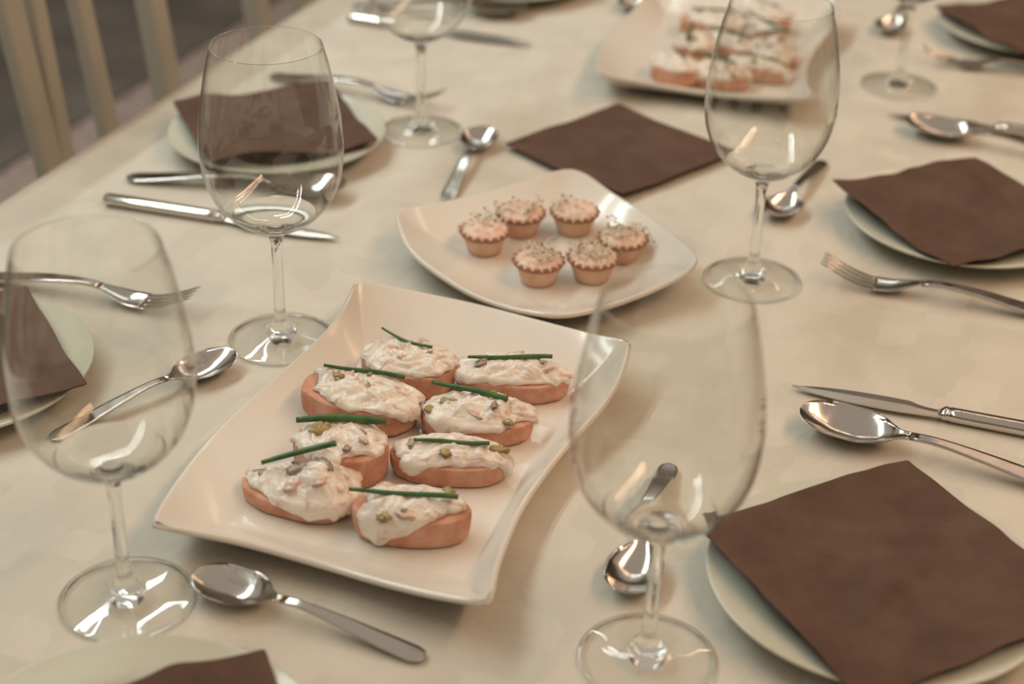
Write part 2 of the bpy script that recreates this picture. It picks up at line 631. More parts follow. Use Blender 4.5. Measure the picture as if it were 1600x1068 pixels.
for x, y, lab in GL:
    g = thing('wine_glass', lab, 'wine glass', (x, y, T), random.uniform(0, 6), 'wine glasses on the table')
    obj('foot', foot_me, g)
    obj('stem', stem_me, g)
    obj('bowl', bowl_me, g)

# ------------------------------------------------------------------ round plates
PP = [(0.0, 0.0065), (0.045, 0.0063), (0.062, 0.0068), (0.069, 0.0090), (0.075, 0.0123), (0.083, 0.0142), (0.094, 0.0163),
      (0.1005, 0.0180), (0.1022, 0.0182), (0.1028, 0.0172), (0.1015, 0.0155), (0.092, 0.0122), (0.080, 0.0088), (0.070, 0.0045),
      (0.062, 0.0012), (0.059, 0.0004), (0.056, 0.0010), (0.054, 0.0026), (0.030, 0.0032), (0.0, 0.0032)]
pp = prof(PP, 4)
pp[0] = (0.0, pp[0][1])
pp[-1] = (0.0, pp[-1][1])
plate_me = mesh('plate', *lathe(pp[::-1], 96), 'plate')
PL = [(0.224, 0.795, 'pale green round plate at the lower right, under the largest napkin'),
      (0.392, 1.310, 'pale round plate at the right edge, above the fork'),
      (0.584, 1.827, 'pale round plate in the upper right corner under a napkin'),
      (-0.229, 1.458, 'pale round plate at the upper left, seen behind a wine glass'),
      (-0.405, 1.013, 'pale round plate at the left edge, seen through the blurred wine glass'),
      (-0.190, 0.618, 'pale green round plate cut by the lower left frame edge'),
      (-0.015, 1.962, 'far round plate at the top frame edge, only its rim in view')]
for x, y, lab in PL:
    tag(obj('dinner_plate', plate_me, None, (x, y, T)), lab, 'plate', 'round plates at the place settings')


# ------------------------------------------------------------------ paper napkins
def make_napkin(x, y, ang, side, lab, on_plate=True, seed=0, lift=(0, 0, 0, 0), curl=0.0):
    """folded square; lift = extra height at the corners (left, far, right, near) in its own frame"""
    e = thing('paper_napkin', lab, 'napkin', (x, y, T), RAD(ang), 'brown paper napkins')
    h = side / 2
    n = 40
    rn = random.Random(seed * 7 + 1)
    creases = []
    for _ in range(7):
        an = rn.uniform(0.2, 1.2) * rn.choice((-1, 1)) - RAD(ang) * 0.5
        creases.append((rn.uniform(-.8, .8) * h, rn.uniform(-.8, .8) * h, math.cos(an), math.sin(an), rn.uniform(.0014, .0032), rn.uniform(.005, .010), rn.uniform(.025, .06)))

    def surf(u, v, extra, grow):
        px, py = u * h * grow, v * h * grow
        r = math.hypot(px, py)
        if on_plate:
            z = 0.0240 - 0.0080 * max(0.0, 1 - (r / 0.088) ** 2) + 0.02 * max(0.0, r - 0.1)
        else:
            z = 0.0042
        k = [(1 - u) * (1 - v), (1 - u) * (1 + v), (1 + u) * (1 + v), (1 + u) * (1 - v)]
        z += sum((q / 4) ** 2 * l for q, l in zip(k, lift))
        wv_ = noise.noise(Vector((px * 14 + seed, py * 14, seed))) * 0.0070 + \
            noise.noise(Vector((px * 42 + seed, py * 34, 5 + seed))) * 0.0020
        z += wv_ * (1.0 if on_plate else 0.35)
        for cx_, cy_, dx_, dy_, am, wd, ln in creases:            # soft creases pressed into the paper
            d_ = (px - cx_) * dy_ - (py - cy_) * dx_
            l_ = (px - cx_) * dx_ + (py - cy_) * dy_
            z += am * math.exp(-(d_ / wd) ** 2 - (l_ / ln) ** 2) * (1.0 if on_plate else 0.4)
        px += 0.0018 * noise.noise(Vector((px * 22, py * 22, 11 + seed)))
        py += 0.0018 * noise.noise(Vector((px * 22, py * 22, 17 + seed)))
        if not on_plate:
            z = max(z, 0.0035)
        return Vector((px, py, z + extra))
    for name, dz, th, grow in (('upper_layer', 0.0013, 0.0011, 1.0), ('lower_layer', 0.0, 0.0011, 0.985)):
        V, Fc = [], []
        for side_ in (0, 1):
            for i in range(n + 1):
                for j in range(n + 1):
                    V.append(surf(2 * i / n - 1, 2 * j / n - 1, dz - side_ * th, grow))
        K = (n + 1) ** 2
        for i in range(n):
            for j in range(n):
                a = i * (n + 1) + j
                Fc.append((a, a + n + 1, a + n + 2, a + 1))
                Fc.append((K + a, K + a + 1, K + a + n + 2, K + a + n + 1))
        rim = [i * (n + 1) for i in range(n)] + [n * (n + 1) + j for j in range(n)] + \
              [i * (n + 1) + n for i in range(n, 0, -1)] + [j for j in range(n, 0, -1)]
        for a, b_ in zip(rim, rim[1:] + rim[:1]):
            Fc.append((b_, a, K + a, K + b_))
        subsurf(obj(name, mesh(name, V, Fc, 'napkin'), e), 1)
    return e


make_napkin(0.2305, 0.7930, 29, 0.172, 'large brown paper napkin on the plate at the lower right', True, 1, (-0.005, 0.004, 0, 0))
make_napkin(0.3905, 1.3056, 27.4, 0.167, 'brown paper napkin on the plate at the right edge', True, 4, (-0.001, 0.006, 0, 0.002))
make_napkin(0.586, 1.812, 23, 0.165, 'brown paper napkin on the plate in the upper right corner', True, 8)
make_napkin(-0.2328, 1.4603, 23.5, 0.158, 'brown paper napkin on the plate behind the wine glass at upper left', True, 12, (0.002, 0, 0.002, 0))
make_napkin(-0.404, 1.004, 30, 0.162, 'brown paper napkin seen through the blurred wine glass at the left', True, 15, (0, 0.004, 0, 0))
make_napkin(-0.176, 0.594, -67, 0.165, 'brown paper napkin cut by the bottom frame edge', True, 19, (0.0, 0.0, 0.0, 0.0))
make_napkin(-0.015, 1.962, 25, 0.165, 'brown paper napkin at the top frame edge, barely in view', True, 23)
make_napkin(0.0985, 1.460, 43, 0.158, 'brown paper napkin lying flat on the tablecloth behind the tartlet platter', False, 27, (0.004, 0.001, 0.003, 0.003))


# ------------------------------------------------------------------ platters
def make_platter(name, lab, sides, center, base_k=0.60, thick=0.0042, crease=0.85, group=None):
    """sides: four lists of (x, y, z) running round the rim, corner to corner"""
    cx, cy = center
    rim = []
    M_ = 18
    for s in sides:
        cr_ = catmull([Vector(p) for p in s], 8)
        L_ = [0.0]
        for a, b_ in zip(cr_, cr_[1:]):
            L_.append(L_[-1] + (b_ - a).length)
        for k in range(M_):
            q = L_[-1] * k / M_
            i = max(j for j in range(len(L_)) if L_[j] <= q)
            i = min(i, len(cr_) - 2)
            u = (q - L_[i]) / max(1e-9, L_[i + 1] - L_[i])
            rim.append(cr_[i].lerp(cr_[i + 1], u))
    n = len(rim)
    corners = [rim[i * M_] for i in range(4)]
    # flat base: a straight-sided quad inside the rim
    cvec = Vector((cx, cy, 0))
    bc = [cvec + (Vector((c.x, c.y, 0)) - cvec) * base_k for c in corners]
    base = []
    for i in range(4):
        for k in range(M_):
            base.append(bc[i].lerp(bc[(i + 1) % 4], k / M_))
    V, Fc = [], []
    V.append((0, 0, 0.0062))
    ks = [0.3, 0.6, 0.85, 0.97]
    for k in ks:
        for p in base:
            q = cvec + (p - cvec) * k
            V.append((q.x - cx, q.y - cy, 0.0062))
    fs_ = [0.0, 0.07, 0.16, 0.30, 0.45, 0.60, 0.75, 0.88, 0.96, 1.0]
    for u in fs_:
        for p, r in zip(base, rim):
            q = Vector((p.x, p.y, 0)).lerp(Vector((r.x, r.y, 0)), u)
            z = 0.0063 + (r.z - 0.0063) * (0.55 * u + 0.45 * u * u) if u > 0 else 0.0063
            V.append((q.x - cx, q.y - cy, z))
    R_ = len(ks) + len(fs_)
    for j in range(n):
        Fc.append((0, 1 + j, 1 + (j + 1) % n))
    for i in range(R_ - 1):
        for j in range(n):
            j2 = (j + 1) % n
            a = 1 + i * n
            Fc.append((a + j, a + n + j, a + n + j2, a + j2))
    me = mesh(name, V, Fc, 'platter')
    cols = {1 + i * n + c * M_ for c in range(4) for i in range(len(ks), R_)}
    ca = me.attributes.new('crease_edge', 'FLOAT', 'EDGE')
    for e_ in me.edges:
        if e_.vertices[0] in cols and e_.vertices[1] in cols and (e_.vertices[0] - e_.vertices[1]) % n == 0:
            ca.data[e_.index].value = crease
    o = obj(name, me, None, (cx, cy, T))
    so = o.modifiers.new('solidify', 'SOLIDIFY')
    so.thickness = thick
    so.offset = -1.0
    subsurf(o, 1)
    return tag(o, lab, 'platter', group)


S1 = [[(-0.2147, 0.8058, 0.034), (-0.1914, 0.8070, 0.0282), (-0.1642, 0.8050, 0.0236), (-0.1343, 0.7975, 0.0206), (-0.1036, 0.7850, 0.0206), (-0.0734, 0.7690, 0.0236), (-0.0404, 0.7526, 0.0282), (-0.0091, 0.7392, 0.034)],
      [(-0.0091, 0.7392, 0.034), (-0.0076, 0.7741, 0.0288), (-0.0028, 0.8049, 0.0246), (0.0081, 0.8523, 0.0215), (0.0265, 0.9000, 0.02), (0.0423, 0.9320, 0.0215), (0.0641, 0.9690, 0.0246), (0.0784, 1.0051, 0.0288), (0.0863, 1.0431, 0.034)],
      [(0.0863, 1.0431, 0.034), (0.0593, 1.0636, 0.0273), (0.0126, 1.0944, 0.0224), (-0.0302, 1.1190, 0.02), (-0.0737, 1.1310, 0.0224), (-0.1025, 1.1320, 0.0273), (-0.1215, 1.1247, 0.034)],
      [(-0.1215, 1.1247, 0.034), (-0.127, 1.0908, 0.0288), (-0.1393, 1.0574, 0.0246), (-0.1639, 1.0069, 0.0215), (-0.1878, 0.9552, 0.02), (-0.1988, 0.9225, 0.0215), (-0.2072, 0.8833, 0.0246), (-0.2134, 0.8400, 0.0288), (-0.2147, 0.8058, 0.034)]]
C1 = (-0.0648, 0.932)
make_platter('serving_platter', 'large white rectangular platter with upturned corners holding the sharp canapes', S1, C1, 0.72)
# the same dish farther back, turned a little
a = RAD(4.5)
c3 = (0.2215, 1.728)
S3 = [[(c3[0] + math.cos(a) * (x - C1[0]) - math.sin(a) * (y - C1[1]), c3[1] + math.sin(a) * (x - C1[0]) + math.cos(a) * (y - C1[1]), z)
       for x, y, z in s] for s in S1]
make_platter('serving_platter', 'white rectangular platter of blurred canapes at the top of the table', S3, c3, 0.72)


RIM2 = [(-0.1001, 1.2497, 0.032), (-0.0942, 1.2201, 0.03), (-0.0851, 1.1938, 0.027), (-0.0626, 1.1627, 0.024), (-0.0324, 1.1305, 0.022),
        (-0.0052, 1.1113, 0.022), (0.0150, 1.0985, 0.025), (0.0294, 1.0905, 0.028), (0.0442, 1.0975, 0.025), (0.0739, 1.1180, 0.022),
        (0.1064, 1.1422, 0.023), (0.1358, 1.1646, 0.028), (0.1460, 1.1800, 0.031), (0.1457, 1.1954, 0.031), (0.1385, 1.2126, 0.029),
        (0.1285, 1.2400, 0.027), (0.1063, 1.2900, 0.023), (0.0816, 1.3280, 0.023), (0.0620, 1.3510, 0.028), (0.0490, 1.3564, 0.030),
        (0.0334, 1.3500, 0.030), (0.0190, 1.3390, 0.028), (-0.0120, 1.3250, 0.024), (-0.0526, 1.3030, 0.022), (-0.0826, 1.2770, 0.027),
        (-0.0960, 1.2620, 0.031)]
S2 = [RIM2[0:8], RIM2[7:13], RIM2[12:20], RIM2[19:] + RIM2[:1]]
make_platter('serving_platter', 'white square platter with curved edges holding the six tartlets', S2, (0.027, 1.222), 0.62, crease=0.4)


# ------------------------------------------------------------------ cutlery
def strip(stations, nv=9):
    """stations: (s, y_centre, half_width, z_centre, cup_depth, thickness) -> closed shell along x"""
    V, Fc = [], []
    n = len(stations)
    for s, yc, w, z, d, th in stations:
        for k in range(nv):
            v_ = -1 + 2 * k / (nv - 1)
            V.append((s, yc + w * v_, z - d * (1 - v_ * v_)))
        for k in range(nv):
            v_ = 1 - 2 * k / (nv - 1)
            V.append((s, yc + w * 0.94 * v_, z - d * (1 - v_ * v_) - th * (0.55 + 0.45 * (1 - v_ ** 4))))
    m_ = 2 * nv
    for i in range(n - 1):
        for k in range(m_):
            k2 = (k + 1) % m_
            Fc.append((i * m_ + k, (i + 1) * m_ + k, (i + 1) * m_ + k2, i * m_ + k2))
    Fc.append(tuple(range(m_)))
    Fc.append(tuple(range((n - 1) * m_, n * m_))[::-1])
    return V, Fc


def spoon_meshes(k, tag_):
    S = np.array([0, .0015, .005, .012, .04, .08, .112, .126, .134, .141, .15, .163, .178, .190, .199, .2035, .205])
    W = np.array([.0012, .0045, .0075, .0092, .0082, .0058, .0040, .0039, .0056, .0120, .0188, .0232, .0232, .0202, .0142, .0075, .0012])
    Z = np.array([.0035, .0035, .0036, .0040, .0075, .0130, .0158, .0150, .0140, .0132, .0128, .0127, .0129, .0134, .0139, .0143, .0144])
    D = np.array([0, 0, 0, 0, 0, 0, 0, .0002, .0015, .0050, .0086, .0106, .0098, .0064, .0030, .0008, 0])
    TH = np.array([.002, .003, .0032, .0034, .0036, .0036, .0036, .0032, .0024, .0018, .0015, .0014, .0014, .0014, .0014, .0013, .0008])
    x = np.concatenate([np.linspace(0, .012, 7), np.linspace(.02, .126, 16)])
    x2 = np.concatenate([[.126], np.linspace(.130, .196, 22), np.linspace(.1975, .2035, 7), [.2044, .205]])

    def st(xx):
        w = herm(S, W, xx)
        z, d, th = herm(S, Z, xx), herm(S, D, xx), herm(S, TH, xx)
        return [(a * k, 0, b_ * k, c * k, e * k, g_ * k) for a, b_, c, e, g_ in zip(xx, w, z, d, th)]
    return (mesh('handle', *strip(st(x), 7), 'steel'), mesh('bowl', *strip(st(x2), 13), 'steel'), 0.205 * k)


def fork_meshes():
    S = np.array([0, .0015, .005, .012, .04, .08, .108, .120, .130, .140, .150, .156])
    W = np.array([.0012, .0045, .0075, .0090, .0080, .0056, .0036, .0042, .0078, .0112, .0124, .0125])
    Zs = np.array([0, .012, .04, .08, .105, .118, .130, .145, .156, .170, .185, .200])
    Zv = np.array([.0035, .0040, .0078, .0135, .0148, .0130, .0090, .0052, .0048, .0075, .0128, .0195])
    x = np.concatenate([np.linspace(0, .012, 7), np.linspace(.02, .118, 15)])
    x2 = np.linspace(.118, .156, 14)

    def st(xx, th, cup):
        w = herm(S, W, xx)
        z = herm(Zs, Zv, xx)
        return [(a, 0, b_, c, cup * max(0, min(1, (a - .118) / .02)), th) for a, b_, c in zip(xx, w, z)]
    hd = mesh('handle', *strip(st(x, .0034, 0), 7), 'steel')
    head = mesh('head', *strip(st(x2, .0019, .0012), 9), 'steel')
    tines = []
    for yc in (-.0104, -.0035, .0035, .0104):
        xx = np.linspace(.155, .200, 14)
        z = herm(Zs, Zv, xx)
        stt = []
        for a, c in zip(xx, z):
            u = (a - .155) / .045
            stt.append((a, yc * (1 - .10 * u), .0021 * (1 - .45 * u) * (1 if u < .93 else .5), c - .0006 * (1 - u), 0, .0018 - .0006 * u))
        tines.append(mesh('tine', *strip(stt, 5), 'steel'))
    return hd, head, tines, 0.200


def knife_meshes():
    # handle: rounded bar with a collar
    V, Fc = [], []
    seg = 20
    st = [(0, .0035, .003), (.0006, .0058, .0042), (.003, .0064, .0046), (.05, .0066, .0047), (.100, .0062, .0046), (.108, .0062, .0046),
          (.1082, .0057, .0042), (.1095, .0057, .0042), (.1097, .0062, .0045), (.1125, .0060, .0042), (.1145, .0050, .0022), (.1165, .004, .0011)]
    for s, w, h in st:
        for k in range(seg):
            a_ = 2 * math.pi * k / seg
            c_, s_ = math.cos(a_), math.sin(a_)
            V.append((s, w * math.copysign(abs(c_) ** 0.75, c_), .0049 + h * math.copysign(abs(s_) ** 0.75, s_)))
    for i in range(len(st) - 1):
        for k in range(seg):
            k2 = (k + 1) % seg
            Fc.append((i * seg + k, i * seg + k2, (i + 1) * seg + k2, (i + 1) * seg + k))
    Fc.append(tuple(range(seg))[::-1])
    Fc.append(tuple(range((len(st) - 1) * seg, len(st) * seg)))
    hd = mesh('handle', V, Fc, 'steel')
    # blade: spine on +y, fine teeth along -y
    xs = np.concatenate([np.linspace(.113, .135, 10), np.linspace(.1362, .222, 74)])
    sp = herm([.113, .125, .150, .175, .200, .215, .222], [.0046, .0060, .0078, .0072, .0045, .0015, -.0012], xs)
    ed = herm([.113, .124, .132, .138, .155, .175, .195, .212, .222], [-.0046, -.0052, -.0072, -.0098, -.0104, -.0098, -.0078, -.0044, -.0014], xs)
    V, Fc = [], []
    for i, (x_, a_, b_) in enumerate(zip(xs, sp, ed)):
        if x_ > .140 and x_ < .216 and i % 2:
            b_ += .0004
        mid = a_ * .45 + b_ * .55
        z = .0040 - .010 * max(0, x_ - .14)
        for yy, zz in ((a_, z + .0006), (mid, z + .00075), (b_, z + .0001), (b_, z - .0001), (mid, z - .00075), (a_, z - .0006)):
            V.append((x_, yy, zz))
    for i in range(len(xs) - 1):
        for k in range(6):
            k2 = (k + 1) % 6
            Fc.append((i * 6 + k, (i + 1) * 6 + k, (i + 1) * 6 + k2, i * 6 + k2))
    Fc.append(tuple(range(6)))
    Fc.append(tuple(range((len(xs) - 1) * 6, len(xs) * 6))[::-1])
    bl = mesh('blade', V, Fc, 'blade', False)
    return hd, bl, 0.222


TSP, DSP = spoon_meshes(1.0, 'table'), spoon_meshes(0.76, 'dessert')
FK, KN = fork_meshes(), knife_meshes()


def place_cutlery(kind, tip, heading, lab, group):
    """tip: where the far end of the bowl, tines or blade stands; heading: direction from handle end to tip"""
    Lk = {'tablespoon': TSP[2], 'dessert_spoon': DSP[2], 'fork': FK[3], 'knife': KN[2]}[kind]
    h = RAD(heading)
    o = thing({'fork': 'table_fork', 'knife': 'table_knife'}.get(kind, kind), lab, {'tablespoon': 'spoon', 'dessert_spoon': 'spoon'}.get(kind, kind),
              (tip[0] - Lk * math.cos(h), tip[1] - Lk * math.sin(h), T), h, group)
    if kind == 'tablespoon':
        obj('handle', TSP[0], o)
        obj('bowl', TSP[1], o)
    elif kind == 'dessert_spoon':
        obj('handle', DSP[0], o)
        obj('bowl', DSP[1], o)
    elif kind == 'fork':
        obj('handle', FK[0], o)
        obj('head', FK[1], o)
        for tm in FK[2]:
            obj('tine', tm, o)
    else:
        obj('handle', KN[0], o)
        obj('blade', KN[1], o)
    return o


G1, G2, G3, G4 = 'table knives', 'tablespoons', 'dessert spoons', 'table forks'
place_cutlery('knife', (0.206, 1.034), 162, 'steel table knife at the right, lying above the large spoon', G1)
place_cutlery('knife', (-0.149, 1.258), -16, 'steel table knife behind the wine glass at the left', G1)
place_cutlery('knife', (0.375, 1.572), 164, 'blurred table knife at the right edge above the right-hand plate', G1)
place_cutlery('knife', (0.014, 1.752), -18, 'dark blurred table knife at the top, behind the far wine glass', G1)
place_cutlery('tablespoon', (0.205, 0.988), 155, 'large shiny tablespoon at the right, just above the largest napkin', G2)
place_cutlery('tablespoon', (-0.152, 1.342), -8, 'tablespoon behind the wine glass at the left, between knife and plate', G2)
place_cutlery('tablespoon', (0.386, 1.540), 153, 'blurred tablespoon at the right edge beside the far knife', G2)
place_cutlery('tablespoon', (0.008, 1.852), -4, 'blurred tablespoon at the top, its bowl catching a white highlight', G2)
place_cutlery('dessert_spoon', (0.072, 0.779), -104, 'dessert spoon behind the stem of the large foreground glass', G3)
place_cutlery('dessert_spoon', (0.226, 1.311), -115, 'dessert spoon right of the glass by the tartlet platter', G3)
place_cutlery('dessert_spoon', (0.417, 1.812), -112, 'dark blurred dessert spoon beside the far stem at the upper right', G3)
place_cutlery('dessert_spoon', (-0.032, 1.495), 79, 'dessert spoon left of the napkin that lies on the cloth', G3)
place_cutlery('dessert_spoon', (-0.206, 1.052), 46, 'dessert spoon partly seen through the blurred glass at the left', G3)
place_cutlery('dessert_spoon', (-0.187, 0.789), 156, 'dessert spoon in front of the canape platter at the lower left', G3)
place_cutlery('dessert_spoon', (0.127, 1.869), -102, 'far dessert spoon at the top frame edge, left of the far platter', G3)
place_cutlery('fork', (0.254, 1.213), 161, 'table fork at the right, below the right-hand plate', G4)
place_cutlery('fork', (-0.247, 1.124), -14, 'table fork at the left above the left-edge plate', G4)
place_cutlery('fork', (-0.076, 1.560), -22, 'blurred table fork behind the far wine glass at upper left', G4)
place_cutlery('fork', (0.442, 1.736), 166, 'blurred table fork at the upper right edge of the table', G4)


# ------------------------------------------------------------------ canapes
def blob(r, seed, sx=1.0, sy=0.7, sz=0.5, nu=14, nv=9):
    V, Fc = [], []
    V.append(Vector((0, 0, r * sz)))
    for i in range(1, nv):
        ph = math.pi * i / nv
        for j in range(nu):
            th = 2 * math.pi * j / nu
            d = Vector((math.sin(ph) * math.cos(th), math.sin(ph) * math.sin(th), math.cos(ph)))
            k = r * (1 + 0.75 * noise.noise(d * 1.9 + Vector((seed, seed * 2, 0))))
            V.append(Vector((d.x * k * sx, d.y * k * sy, d.z * k * sz)))
    V.append(Vector((0, 0, -r * sz)))
    for j in range(nu):
        Fc.append((0, 1 + j, 1 + (j + 1) % nu))
    for i in range(nv - 2):
        for j in range(nu):
            j2 = (j + 1) % nu
            a_ = 1 + i * nu
            Fc.append((a_ + j, a_ + nu + j, a_ + nu + j2, a_ + j2))
    e = len(V) - 1
    a_ = 1 + (nv - 2) * nu
    for j in range(nu):
        Fc.append((e, a_ + (j + 1) % nu, a_ + j))
    return V, Fc


BIT = {(k, s): mesh(k + '_piece', *blob(1.0, s * 3.7, 1.0, 0.68, 0.55), k) for k in ('pickle', 'ham', 'mushroom') for s in range(3)}


def make_canape(x, y, ang, a_, b_, th, lab, seed, mound=0.008, taper=0.0, bits=(), chive=None, spread_shift=(0, 0), cover=1.0, drop=0.010,
                bare=(), drips=(), peak=None, group='canapes on the large platter'):
    """a_, b_: half length and half width of the slice, th: its thickness. chive: (x0, y0, x1, y1, r, sag) in world metres"""
    zb = 0.0066
    e = thing('canape', lab, 'canape', (x, y, T + zb), RAD(ang), group)
    rnd = random.Random(seed)

    def outline(t, k=1.0):
        c, s = math.cos(t), math.sin(t)
        ex = 0.88
        px = a_ * k * math.copysign(abs(c) ** ex, c)
        py = b_ * k * math.copysign(abs(s) ** ex, s) * (1 + taper * c)
        nz = 1 + 0.06 * noise.noise(Vector((c * 1.3 + seed, s * 1.3, seed))) + 0.035 * noise.noise(Vector((c * 3.1 + seed, s * 3.1, seed)))
        return px * nz, py * nz
    nA = 56
    # bread: a thick slice with softly rounded crust
    V, Fc = [], []
    rings = [(0.0, 0.0), (0.5, 0.0), (0.86, 0.0), (0.93, 0.03), (0.965, 0.14), (0.985, 0.4), (1.0, 0.7), (1.0, 0.90), (0.985, 0.97), (0.95, 1.0), (0.6, 1.0), (0.0, 1.0)]
    idx = []
    for k, h in rings:
        if k == 0:
            idx.append([len(V)])
            V.append(Vector((0, 0, h * th)))
            continue
        idx.append(list(range(len(V), len(V) + nA)))
        for j in range(nA):
            t = 2 * math.pi * j / nA
            px, py = outline(t, k)
            nz = noise.noise(Vector((px * 90 + seed, py * 90, h * 2))) * 0.0007
            V.append(Vector((px * (1 + nz * 20), py * (1 + nz * 20), h * th + (nz if 0.2 < h else 0))))
    for A, B in zip(idx, idx[1:]):
        for j in range(nA):
            j2 = (j + 1) % nA
            if len(A) == 1:
                Fc.append((A[0], B[j2], B[j]))
            elif len(B) == 1:
                Fc.append((A[j], A[j2], B[0]))
            else:
                Fc.append((A[j], A[j2], B[j2], B[j]))
    subsurf(obj('bread_slice', mesh('bread_slice', V, Fc, 'bread'), e), 1)
    # spread: lumpy cream heaped on top, running over the edge in places
    nA, nR = 84, 20
    V, Fc, idx = [], [], []
    sx, sy = spread_shift

    def lump(px, py):
        q = Vector((px, py, 0)) * 75 + Vector((seed * 5.1, seed * 2.3, 0))
        w = Vector((noise.noise(q * 0.8 + Vector((9, 0, 0))), noise.noise(q * 0.8 + Vector((0, 9, 0))), 0)) * 0.9
        q = q + w                                                # warped, so ridges curl like spooned cream
        return ((1 - abs(noise.noise(q)) * 2) * 0.0022 + noise.noise(q * 1.9) * 0.0024 +
                (0.5 - abs(noise.noise(q * 3.7))) * 0.0032 + noise.noise(q * 8) * 0.0011)

    def top(px, py, rho):
        h = th + 0.0024 + mound * (1 - rho ** 2.6) * 0.75 + lump(px, py) * (0.55 + 0.45 * (1 - rho ** 4))
        if peak:
            d2 = (px - peak[0]) ** 2 + (py - peak[1]) ** 2
            h += peak[2] * math.exp(-d2 / (2 * peak[3] ** 2))
        return max(h, th + 0.0009)
    idx.append([0])
    V.append(Vector((sx, sy, top(sx, sy, 0))))
    edge_k, drop_k = [], []

    def bell(t, specs):
        s_ = 0.0
        for a0, wd, am in specs:
            dt_ = (t - RAD(a0) + math.pi) % (2 * math.pi) - math.pi
            s_ += am * math.exp(-(dt_ / RAD(wd)) ** 2)
        return s_
    for j in range(nA):
        t = 2 * math.pi * j / nA
        c, s = math.cos(t), math.sin(t)
        n1_ = noise.noise(Vector((c * 1.9 + seed * 1.9, s * 1.9, seed)))
        n2_ = noise.noise(Vector((c * 5.5 + seed * 0.7, s * 5.5, seed + 4)))
        n3_ = noise.noise(Vector((c * 12 + seed * 0.7, s * 12, seed + 8)))
        edge_k.append(min(1.0, cover * (0.945 + 0.07 * n1_ + 0.07 * n2_ + 0.04 * n3_) - bell(t, bare)))
        dk = max(0.0, 0.5 * n1_ + 0.6 * n2_ + 0.25 * n3_ - 0.05) * 0.8 + bell(t, drips) * (1 + 0.7 * n3_)
        drop_k.append(dk if edge_k[-1] > 0.86 else 0.0)
    for i in range(1, nR + 1):
        rho = i / nR
        idx.append(list(range(len(V), len(V) + nA)))
        for j in range(nA):
            t = 2 * math.pi * j / nA
            px, py = outline(t, edge_k[j] * rho)
            px += sx * (1 - rho)
            py += sy * (1 - rho)
            V.append(Vector((px, py, top(px, py, rho))))
    for q, (og, dz) in enumerate(((0.030, 0.16), (0.055, 0.40), (0.070, 0.68), (0.060, 0.92), (0.020, 1.0), (-0.05, 0.90))):
        idx.append(list(range(len(V), len(V) + nA)))
        for j in range(nA):
            t = 2 * math.pi * j / nA
            w = min(1.3, drop_k[j])
            bulge = 0.045 * math.sin(min(1.0, dz) * 2.6) if q < 5 else -0.06
            k = edge_k[j] + bulge + (og + max(0.0, 1.0 - edge_k[j])) * min(1.0, w * 2.5)
            px, py = outline(t, k)
            px0, py0 = outline(t, edge_k[j])
            h0 = top(px0, py0, 1.0)
            zlow = th - drop * w
            jig = noise.noise(Vector((px * 160 + seed, py * 160, q * 0.7))) * 0.0011
            V.append(Vector((px + jig, py + jig, max(0.0009, h0 + (zlow - h0) * dz + jig * 0.6))))
    for A, B in zip(idx, idx[1:]):
        for j in range(nA):
            j2 = (j + 1) % nA
            if len(A) == 1:
                Fc.append((A[0], B[j], B[j2]))
            else:
                Fc.append((A[j], B[j], B[j2], A[j2]))
    sp = obj('spread', mesh('spread', V, Fc, 'spread'), e)
    subsurf(sp, 1)
    # chopped pieces set into the cream
    for kind, bx_, by_, br in bits:
        px, py = bx_ * a_, by_ * b_
        rho = min(1.0, math.hypot(bx_, by_))
        o = obj(kind + '_piece', BIT[(kind, rnd.randrange(3))], e, (px, py, top(px, py, rho) - br * 0.28), (rnd.uniform(-.35, .35), rnd.uniform(-.35, .35), rnd.uniform(0, 6)))
        o.scale = (br * rnd.uniform(1.0, 1.35), br * rnd.uniform(.8, 1.1), br * 0.75)
    if chive:
        x0, y0, x1, y1, r, sag = chive[:6]
        ends = chive[6:]
        ca, sa = math.cos(-RAD(ang)), math.sin(-RAD(ang))

        def loc(px, py):
            dx, dy = px - x, py - y
            return ca * dx - sa * dy, sa * dx + ca * dy
        p0, p1 = Vector((*loc(x0, y0), 0)), Vector((*loc(x1, y1), 0))
        d = p1 - p0
        nr = Vector((-d.y, d.x, 0)).normalized()
        hs = []
        for k in range(21):
            p = p0.lerp(p1, k / 20)
            rho = math.hypot(p.x / a_, p.y / b_)
            if rho < 0.9:
                hs.append(top(p.x, p.y, rho))
        hs.sort()
        zc = (hs[int(len(hs) * 0.92)] if hs else th + 0.004) + r * 0.6
        path, rr = [], []
        for k in range(15):
            u = k / 14
            p = p0.lerp(p1, u) + nr * sag * 4 * u * (1 - u)
            p.z = (ends[0] + (ends[1] - ends[0]) * u - zb) if ends else zc + 0.0005 * math.sin(u * 7 + seed)
            path.append(p)
            rr.append(r * (0.85 + 0.3 * u) * (0.9 + 0.15 * math.sin(u * 3)))
        obj('chive', mesh('chive', *tube(path, rr, 10), 'chive'), e)
    return e


